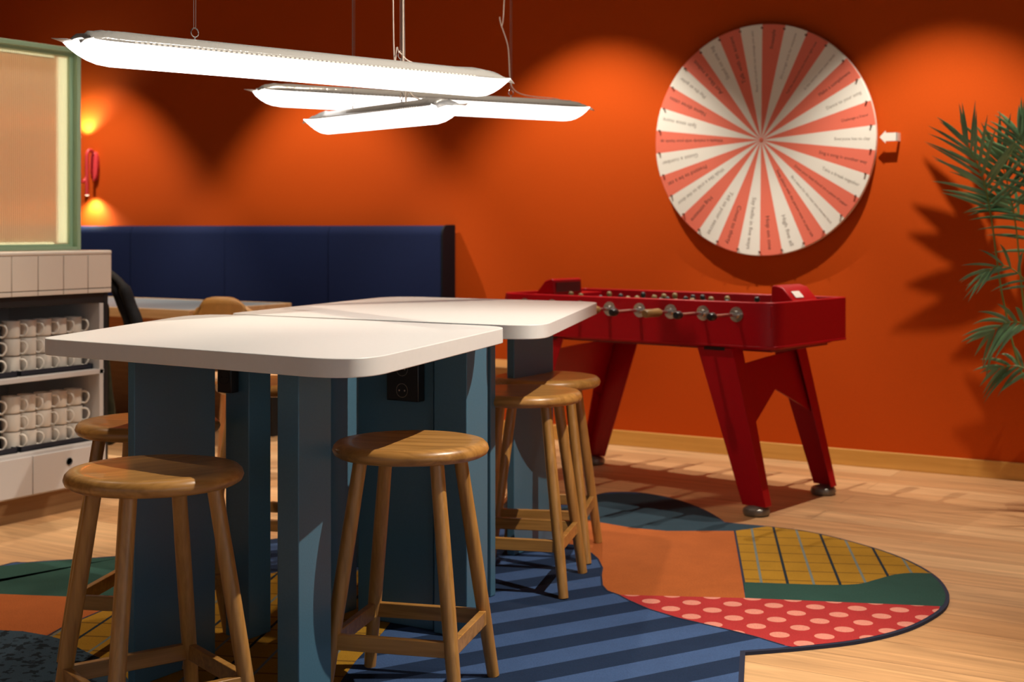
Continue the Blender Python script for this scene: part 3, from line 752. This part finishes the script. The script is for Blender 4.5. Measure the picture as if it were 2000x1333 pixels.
# fluted glass screen on the counter
def flute():
    m = bpy.data.materials.new('fluted_glass'); m.use_nodes = True; nt = m.node_tree; L = nt.links
    b = nt.nodes['Principled BSDF']; b.inputs['Base Color'].default_value = (.97, .95, .90, 1); b.inputs['Roughness'].default_value = .13
    b.inputs['Transmission Weight'].default_value = .96; b.inputs['IOR'].default_value = 1.12
    g = nt.nodes.new('ShaderNodeNewGeometry'); s = nt.nodes.new('ShaderNodeSeparateXYZ'); L.new(g.outputs['Position'], s.inputs[0])
    wv = M_(nt, 'SINE', M_(nt, 'MULTIPLY', s.outputs[1], 2*PI/.010))
    bp = nt.nodes.new('ShaderNodeBump'); bp.inputs['Strength'].default_value = .8; bp.inputs['Distance'].default_value = .002
    L.new(wv, bp.inputs['Height']); L.new(bp.outputs['Normal'], b.inputs['Normal'])
    tl = nt.nodes.new('ShaderNodeBsdfTranslucent'); tl.inputs['Color'].default_value = (1, .82, .62, 1); L.new(bp.outputs['Normal'], tl.inputs['Normal'])
    mx = nt.nodes.new('ShaderNodeMixShader'); mx.inputs[0].default_value = .34
    L.new(b.outputs[0], mx.inputs[1]); L.new(tl.outputs[0], mx.inputs[2]); L.new(mx.outputs[0], nt.nodes['Material Output'].inputs['Surface'])
    return m
scr = thing('glass_screen', 'pale green framed fluted glass screen with a glowing inner edge on the counter', 'screen', (-4.75, 4.27, 1.084))
def sb(name, x0, x1, y0, y1, z0, z1, m, parent=scr, bevel=.001):
    b = BM(); add_box(b, x0+4.75, x1+4.75, y0-4.27, y1-4.27, z0-1.084, z1-1.084); return obj(name, b, m, parent, bevel=bevel)
ZT_, ZB_ = 1.955, 1.0845
b = BM()
def sbb(x0, x1, y0, y1, z0, z1): add_box(b, x0+4.75, x1+4.75, y0-4.27, y1-4.27, z0-1.084, z1-1.084)
for x0, x1, ins in ((-4.80, -4.775, .035), (-4.775, -4.745, .020)):
    sbb(x0, x1, 4.27-ins, 4.27, ZB_, ZT_); sbb(x0, x1, 3.2, 4.27-ins, ZT_-ins, ZT_); sbb(x0, x1, 3.2, 4.27-ins, ZB_, ZB_+ins*.7)
    sbb(x0, x1, 3.2, 3.22, ZB_, ZT_)
obj('screen_frame', b, GREEN, scr, bevel=.002)
sb('glass_pane', -4.792, -4.784, 3.215, 4.25, ZB_+.02, ZT_-.03, flute(), bevel=0)
LED = nmat('led_strip_glow', (.8, .85, .7), .5, emit=(.86, .92, .62), strength=1.1)
sb('led_strip', -4.801, -4.796, 4.185, 4.233, ZB_+.03, ZT_-.04, LED)
sb('led_strip', -4.801, -4.796, 3.24, 4.163, ZB_+.022, ZB_+.034, LED)
sb('led_strip', -4.801, -4.796, 3.24, 4.163, ZT_-.046, ZT_-.038, LED)
# coat hanging at the end of the counter
b = BM(); rn = random.Random(5); rows = []
for j in range(17):
    z = .22+(.98-.22)*j/16; ring_ = []
    for i in range(24):
        a = 2*PI*i/24; wx = .11+.05*(1-j/16); wy = .045+.03*math.sin(j*.5)*.3; f = 1+.16*math.sin(a*5+j*.35)+rn.uniform(-.04, .04)
        k = min(1, (16-j)/4+.25)
        ring_.append(b.verts.new((wx*math.cos(a)*f*k, wy*math.sin(a)*f*k, z)))
    rows.append(ring_)
for r0, r1 in zip(rows, rows[1:]):
    for i in range(24): b.faces.new((r0[i], r0[(i+1) % 24], r1[(i+1) % 24], r1[i]))
b.faces.new(rows[0]); b.faces.new(rows[-1])
ct = thing('coat', 'dark olive coat with black sleeves hanging at the end of the tiled counter', 'coat', (-4.80, 4.355, 0))
obj('coat_body', b, nmat('olive_cloth', (.035, .032, .012), .9, noise=(25, .5, .4)), ct, subsurf=1)
for k, (o1, o2) in enumerate(((.0, 0), (.045, .01))):
    b = BM(); add_tube(b, cubic([(.10+o1*.2, .0, .995), (.16+o1, .01, .93), (.19+o1, .03, .84), (.22+o1, .04, .76), (.23+o1, .05, .6)], 5), [.018]*6+[.026]*15, 14)
    obj('sleeve', b, nmat('black_cloth', (.006, .006, .008), .85, noise=(30, .3, .4)), ct)

# ------------------------------------------------------------------ banquette
bq = thing('banquette', 'long navy upholstered bench with a high straight back against the orange wall', 'bench', (-4.5, YW, 0))
def bqx(x): return x+4.5
XE = -4.5; seams = [XE, -5.32, -6.15, -6.98, -7.81, -8.64, -9.5]
for a, c_ in zip(seams, seams[1:]):
    b = BM(); pr = [(-.149, .5), (-.149, 1.135), (-.143, 1.165), (-.125, 1.186), (-.10, 1.192), (-.017, 1.192), (-.017, .5)]
    x1, x0 = bqx(a)-.0012, bqx(c_)+.0012
    A_ = [b.verts.new((x0, y, z)) for y, z in pr]; B_ = [b.verts.new((x1, y, z)) for y, z in pr]; k = len(pr)
    b.faces.new(A_); b.faces.new(B_[::-1])
    for i in range(k): b.faces.new((A_[i], A_[(i+1) % k], B_[(i+1) % k], B_[i]))
    obj('back_panel', b, NAVY, bq, bevel=.003)
    b = BM(); add_box(b, x0, x1, -.62, -.152, .38, .48); obj('seat_cushion', b, NAVY, bq, bevel=.02, seg=4)
b = BM(); add_box(b, bqx(-9.5), bqx(XE)-.03, -.58, -.02, 0, .378); obj('bench_base', b, wood('bench_wood', (.25, .12, .05), (.36, .19, .08), .5, 'X'), bq, bevel=.003)
b = BM(); pr = [(-.153, .5), (-.153, 1.14), (-.146, 1.17), (-.127, 1.19), (-.10, 1.197), (-.017, 1.197), (-.017, .5)]
A_ = [b.verts.new((.0, y, z)) for y, z in pr]; B_ = [b.verts.new((.012, y, z)) for y, z in pr]; k = len(pr); b.faces.new(A_); b.faces.new(B_[::-1])
for i in range(k): b.faces.new((A_[i], A_[(i+1) % k], B_[(i+1) % k], B_[i]))
obj('end_panel', b, nmat('dark_navy_edge', (.004, .006, .010), .6, spec=.2), bq, bevel=.003)

# ------------------------------------------------------------------ cafe table, chair, low bench
t = thing('cafe_table', 'grey topped cafe table with an oak edge before the navy bench', 'table', (-6.35, 5.8, 0))
SLATE = nmat('slate_laminate', (.20, .24, .26), .35)
b = BM(); add_box(b, -1.135, 1.135, -.385, .385, .705, .7505); obj('tabletop', b, SLATE, t)
b = BM()
for x0, x1, y0, y1 in ((-1.15, 1.15, -.40, -.386), (-1.15, 1.15, .386, .42), (-1.15, -1.136, -.386, .386), (1.136, 1.15, -.386, .386)): add_box(b, x0, x1, y0, y1, .700, .751)
obj('edge_band', b, LIGHTOAK, t, bevel=.002)
b = BM(); add_box(b, -1.05, 1.05, -.34, -.31, .63, .704); add_box(b, -1.05, 1.05, .31, .34, .63, .704); obj('apron', b, wood('red_oak', (.36, .13, .04), (.5, .2, .07), .5, 'X'), t)
for sx in (-1, 1):
    for sy in (-1, 1):
        b = BM(); add_box(b, sx*1.08-.03, sx*1.08+.03, sy*.33-.03, sy*.33+.03, 0, .70); obj('leg', b, SATINBLACK, t, bevel=.003)
CP = at_y(419, 500, 5.0); ch = thing('cafe_chair', 'tan backed wooden chair between the white tables and the grey cafe table', 'chair', (CP.x+.04, 5.14, 0), R(20))
TAN = nmat('tan_leather', (.50, .24, .06), .5, noise=(30, .1, .1)); BIRCH = wood('birch', (.5, .27, .12), (.62, .36, .17), .45, 'Z')
b = BM(); rows = []
for j in range(9):
    z = .60+.258*j/8; row = []
    for i in range(15):
        a = (i/14-.5); k = 1-max(0, (j-5)/3)**2*.55*abs(a*2)**4; row.append(b.verts.new((a*.29, -.235+.16*a*a-.02*(j/8), .60+(z-.60)*k)))
    rows.append(row)
for r0, r1 in zip(rows, rows[1:]):
    for i in range(14): b.faces.new((r0[i], r0[i+1], r1[i+1], r1[i]))
o = obj('backrest', b, TAN, ch, smooth=60); s = o.modifiers.new('t', 'SOLIDIFY'); s.thickness = .022; s.offset = 0
b = BM(); add_lathe(b, [(0, .44), (.17, .44), (.20, .447), (.208, .46), (.20, .472), (.17, .476), (0, .473)], 48); obj('seat', b, BIRCH, ch)
for sx, sy in ((-1, -1), (1, -1), (1, 1), (-1, 1)):
    b = BM(); top = (sx*.14, -.22, .62) if sy < 0 else (sx*.14, .14, .445); add_tube(b, [(sx*.19, sy*.19, 0), (sx*.155, sy*.155, .45), top] if sy < 0 else [(sx*.19, sy*.19, 0), top], .014, 14); obj('leg', b, BIRCH, ch)
t = thing('low_bench', 'low wooden bench with a black underframe behind the white tables', 'bench', (-3.95, 6.3, 0))
b = BM(); add_box(b, -.32, .30, -.18, .18, .425, .47); obj('seat', b, wood('bench_oak', (.42, .2, .05), (.52, .27, .08), .5, 'X'), t, bevel=.003)
b = BM(); add_box(b, -.30, .28, -.16, .16, .375, .4245); obj('underframe', b, SATINBLACK, t)
for sx in (-.27, .25):
    for sy in (-.13, .13):
        b = BM(); add_box(b, sx-.018, sx+.018, sy-.018, sy+.018, 0, .375); obj('leg', b, SATINBLACK, t)

# ------------------------------------------------------------------ palm
palm = thing('potted_palm', 'tall green palm in a pot at the right, its shadow on the orange wall', 'plant', (-.98, 6.22, 0))
PO = Vector((-.98, 6.22, 0))
b = BM(); add_lathe(b, [(0, 0), (.13, 0), (.16, .28), (.165, .30), (.15, .30), (.145, .27), (0, .27)], 40); obj('pot', b, nmat('clay_pot', (.45, .2, .1), .7), palm)
b = BM(); add_lathe(b, [(0, .275), (.143, .272)], 32); obj('soil', b, nmat('soil', (.03, .02, .012), .95), palm)
def leafmat():
    m = bpy.data.materials.new('palm_leaf'); m.use_nodes = True; nt = m.node_tree; p = nt.nodes['Principled BSDF']
    p.inputs['Roughness'].default_value = .35
    n = nt.nodes.new('ShaderNodeTexNoise'); n.inputs['Scale'].default_value = 4; tc = nt.nodes.new('ShaderNodeTexCoord'); nt.links.new(tc.outputs['Object'], n.inputs['Vector'])
    r = nt.nodes.new('ShaderNodeValToRGB'); r.color_ramp.elements[0].position = .35; r.color_ramp.elements[1].position = .65
    r.color_ramp.elements[0].color = (.035, .12, .045, 1); r.color_ramp.elements[1].color = (.20, .36, .17, 1)
    nt.links.new(n.outputs['Fac'], r.inputs['Fac']); nt.links.new(r.outputs['Color'], p.inputs['Base Color']); return m
LEAF = leafmat(); STEM = nmat('palm_stem', (.16, .22, .04), .5)
rp = random.Random(11)
def leaflet(bm, p0, d, L, wd, droop, face):
    d = d.normalized(); sd = d.cross(face).normalized(); nn = sd.cross(d)
    n = 8; rows = []
    for i in range(n+1):
        t_ = i/n; wv = wd*math.sin(PI*min(.999, .08+.92*t_)**.75)*(1 if t_ < .97 else .1)
        c_ = p0+d*L*t_+Vector((0, 0, -droop*L*t_*t_))
        rows.append((bm.verts.new(c_-sd*wv/2), bm.verts.new(c_+nn*wv*.18), bm.verts.new(c_+sd*wv/2)))
    for a, c_ in zip(rows, rows[1:]):
        bm.faces.new((a[0], a[1], c_[1], c_[0])); bm.faces.new((a[1], a[2], c_[2], c_[1]))
def frond(pts, n, L, wd, up=.5, start=.45, droop=.35, spread=1.0):
    path = cubic([Vector(p)-PO for p in pts], 10); m_ = len(path)
    b = BM(); add_tube(b, path, [.006*(1-.75*i/m_) for i in range(m_)], 8); st = obj('frond_stem', b, STEM, palm)
    b = BM(); face = (Vector((0, 0, CH))-(path[-1]+PO)).normalized()
    for k in range(n):
        f = start+(1-start)*k/(n-1); i = min(m_-1, int(f*(m_-1))); p = path[i]; d = (path[min(i+1, m_-1)]-path[max(i-1, 0)]).normalized()
        sd = d.cross(face).normalized(); tt = (f-start)/(1-start)
        for s in (-1, 1):
            ang = R(62)*(1-tt)+R(16)*tt; dr = d*math.cos(ang)+sd*s*math.sin(ang)*spread+Vector((rp.uniform(-.1, .1), rp.uniform(-.1, .1), rp.uniform(-.05, .1)+up*.1))
            Lk = L*(.55+.45*math.sin(PI*(.2+.75*tt)))*rp.uniform(.85, 1.1)
            leaflet(b, p, dr, Lk, wd*rp.uniform(.8, 1.1), droop*rp.uniform(.4, 1.2), face)
    o = obj('leaflets', b, LEAF, st, smooth=None)
P = at_y
frond([PO+Vector((0, 0, .28)), P(2010, 760, 6.2), P(1962, 600, 6.2), P(1935, 420, 6.18), P(1918, 345, 6.12), P(1885, 275, 6.08)], 11, .28, .017, .8, .62, .15)
frond([PO+Vector((.02, .02, .28)), P(2030, 760, 6.3), P(2000, 600, 6.3), P(1985, 450, 6.28), P(1968, 360, 6.22), P(1950, 300, 6.2)], 10, .30, .019, .8, .68, .1)
frond([PO+Vector((.02, -.02, .28)), P(2060, 800, 6.1), P(2035, 640, 6.1), P(2010, 560, 6.0), P(1965, 520, 5.95), P(1925, 530, 5.9)], 8, .17, .013, .2, .6, .4)
frond([PO+Vector((.03, .0, .28)), P(2070, 800, 6.15), P(2050, 700, 6.1), P(2010, 640, 6.05), P(1970, 630, 6.0), P(1935, 650, 6.0)], 8, .17, .018, .1, .62, .45)
frond([PO+Vector((.0, .02, .28)), P(2090, 820, 6.2), P(2060, 760, 6.2), P(2020, 730, 6.1), P(1985, 715, 6.1), P(1950, 720, 6.1)], 6, .15, .016, .1, .65, .5)
frond([PO+Vector((.04, .0, .28)), P(2090, 700, 6.25), P(2060, 520, 6.25), P(2030, 400, 6.2), P(2010, 320, 6.2), P(1990, 260, 6.2)], 12, .28, .018, .6, .55, .2)
frond([PO+Vector((.04, .03, .28)), P(2100, 700, 6.35), P(2060, 560, 6.35), P(2020, 470, 6.35), P(1990, 420, 6.35), P(1960, 400, 6.35)], 8, .24, .017, .3, .55, .3)
frond([PO+Vector((.05, .0, .28)), P(2130, 600, 6.0), P(2120, 420, 5.9), P(2140, 300, 5.8), P(2160, 220, 5.7)], 12, .30, .032, .5, .5, .3)
frond([PO+Vector((.05, .0, .28)), P(2150, 700, 6.4), P(2180, 520, 6.45), P(2230, 420, 6.5)], 12, .30, .03, .4, .5, .3)

# tall frond above the frame, close to the down light: it throws the big leaf shadows on the wall
LP = Vector((-1.68, 6.05, 3.05))
def via(px, py, t): return LP+(at_y(px, py, YW)-LP)*t
def fan(stem_px, base_tips, t, wd):
    st = [via(x, y, t) for x, y in stem_px]
    b = BM(); path = cubic([PO+Vector((.05, .02, .28)), PO+Vector((.2, .03, 1.1)), PO+Vector((.15, .06, 2.1)), PO+Vector((-.15, .03, 2.42))]+st, 8)
    add_tube(b, [p-PO for p in path], .006, 8); so = obj('frond_stem', b, STEM, palm)
    b = BM()
    for (bx, by), (tx, ty) in base_tips:
        p0, p1 = via(bx, by, t), via(tx, ty, t-.01); d = p1-p0
        leaflet(b, p0-PO, d, d.length, wd, .03, (LP-p0).normalized())
    obj('leaflets', b, LEAF, so, smooth=None)
fan([(2060, 800), (2000, 640), (1960, 560), (1940, 480)],
    [((1925, 460), (1800, 300)), ((1935, 490), (1776, 392)), ((1945, 520), (1768, 450)), ((1950, 550), (1762, 553)),
     ((1960, 580), (1733, 642)), ((1940, 440), (1880, 250)), ((2000, 640), (1850, 700)), ((1990, 600), (2040, 420))], .28, .016)
fan([(2100, 1000), (2050, 920), (2010, 850)],
    [((2020, 880), (1880, 728)), ((2030, 900), (1853, 838)), ((2010, 850), (1915, 690)), ((2005, 840), (1955, 680)), ((2040, 930), (1890, 900))], .27, .020)
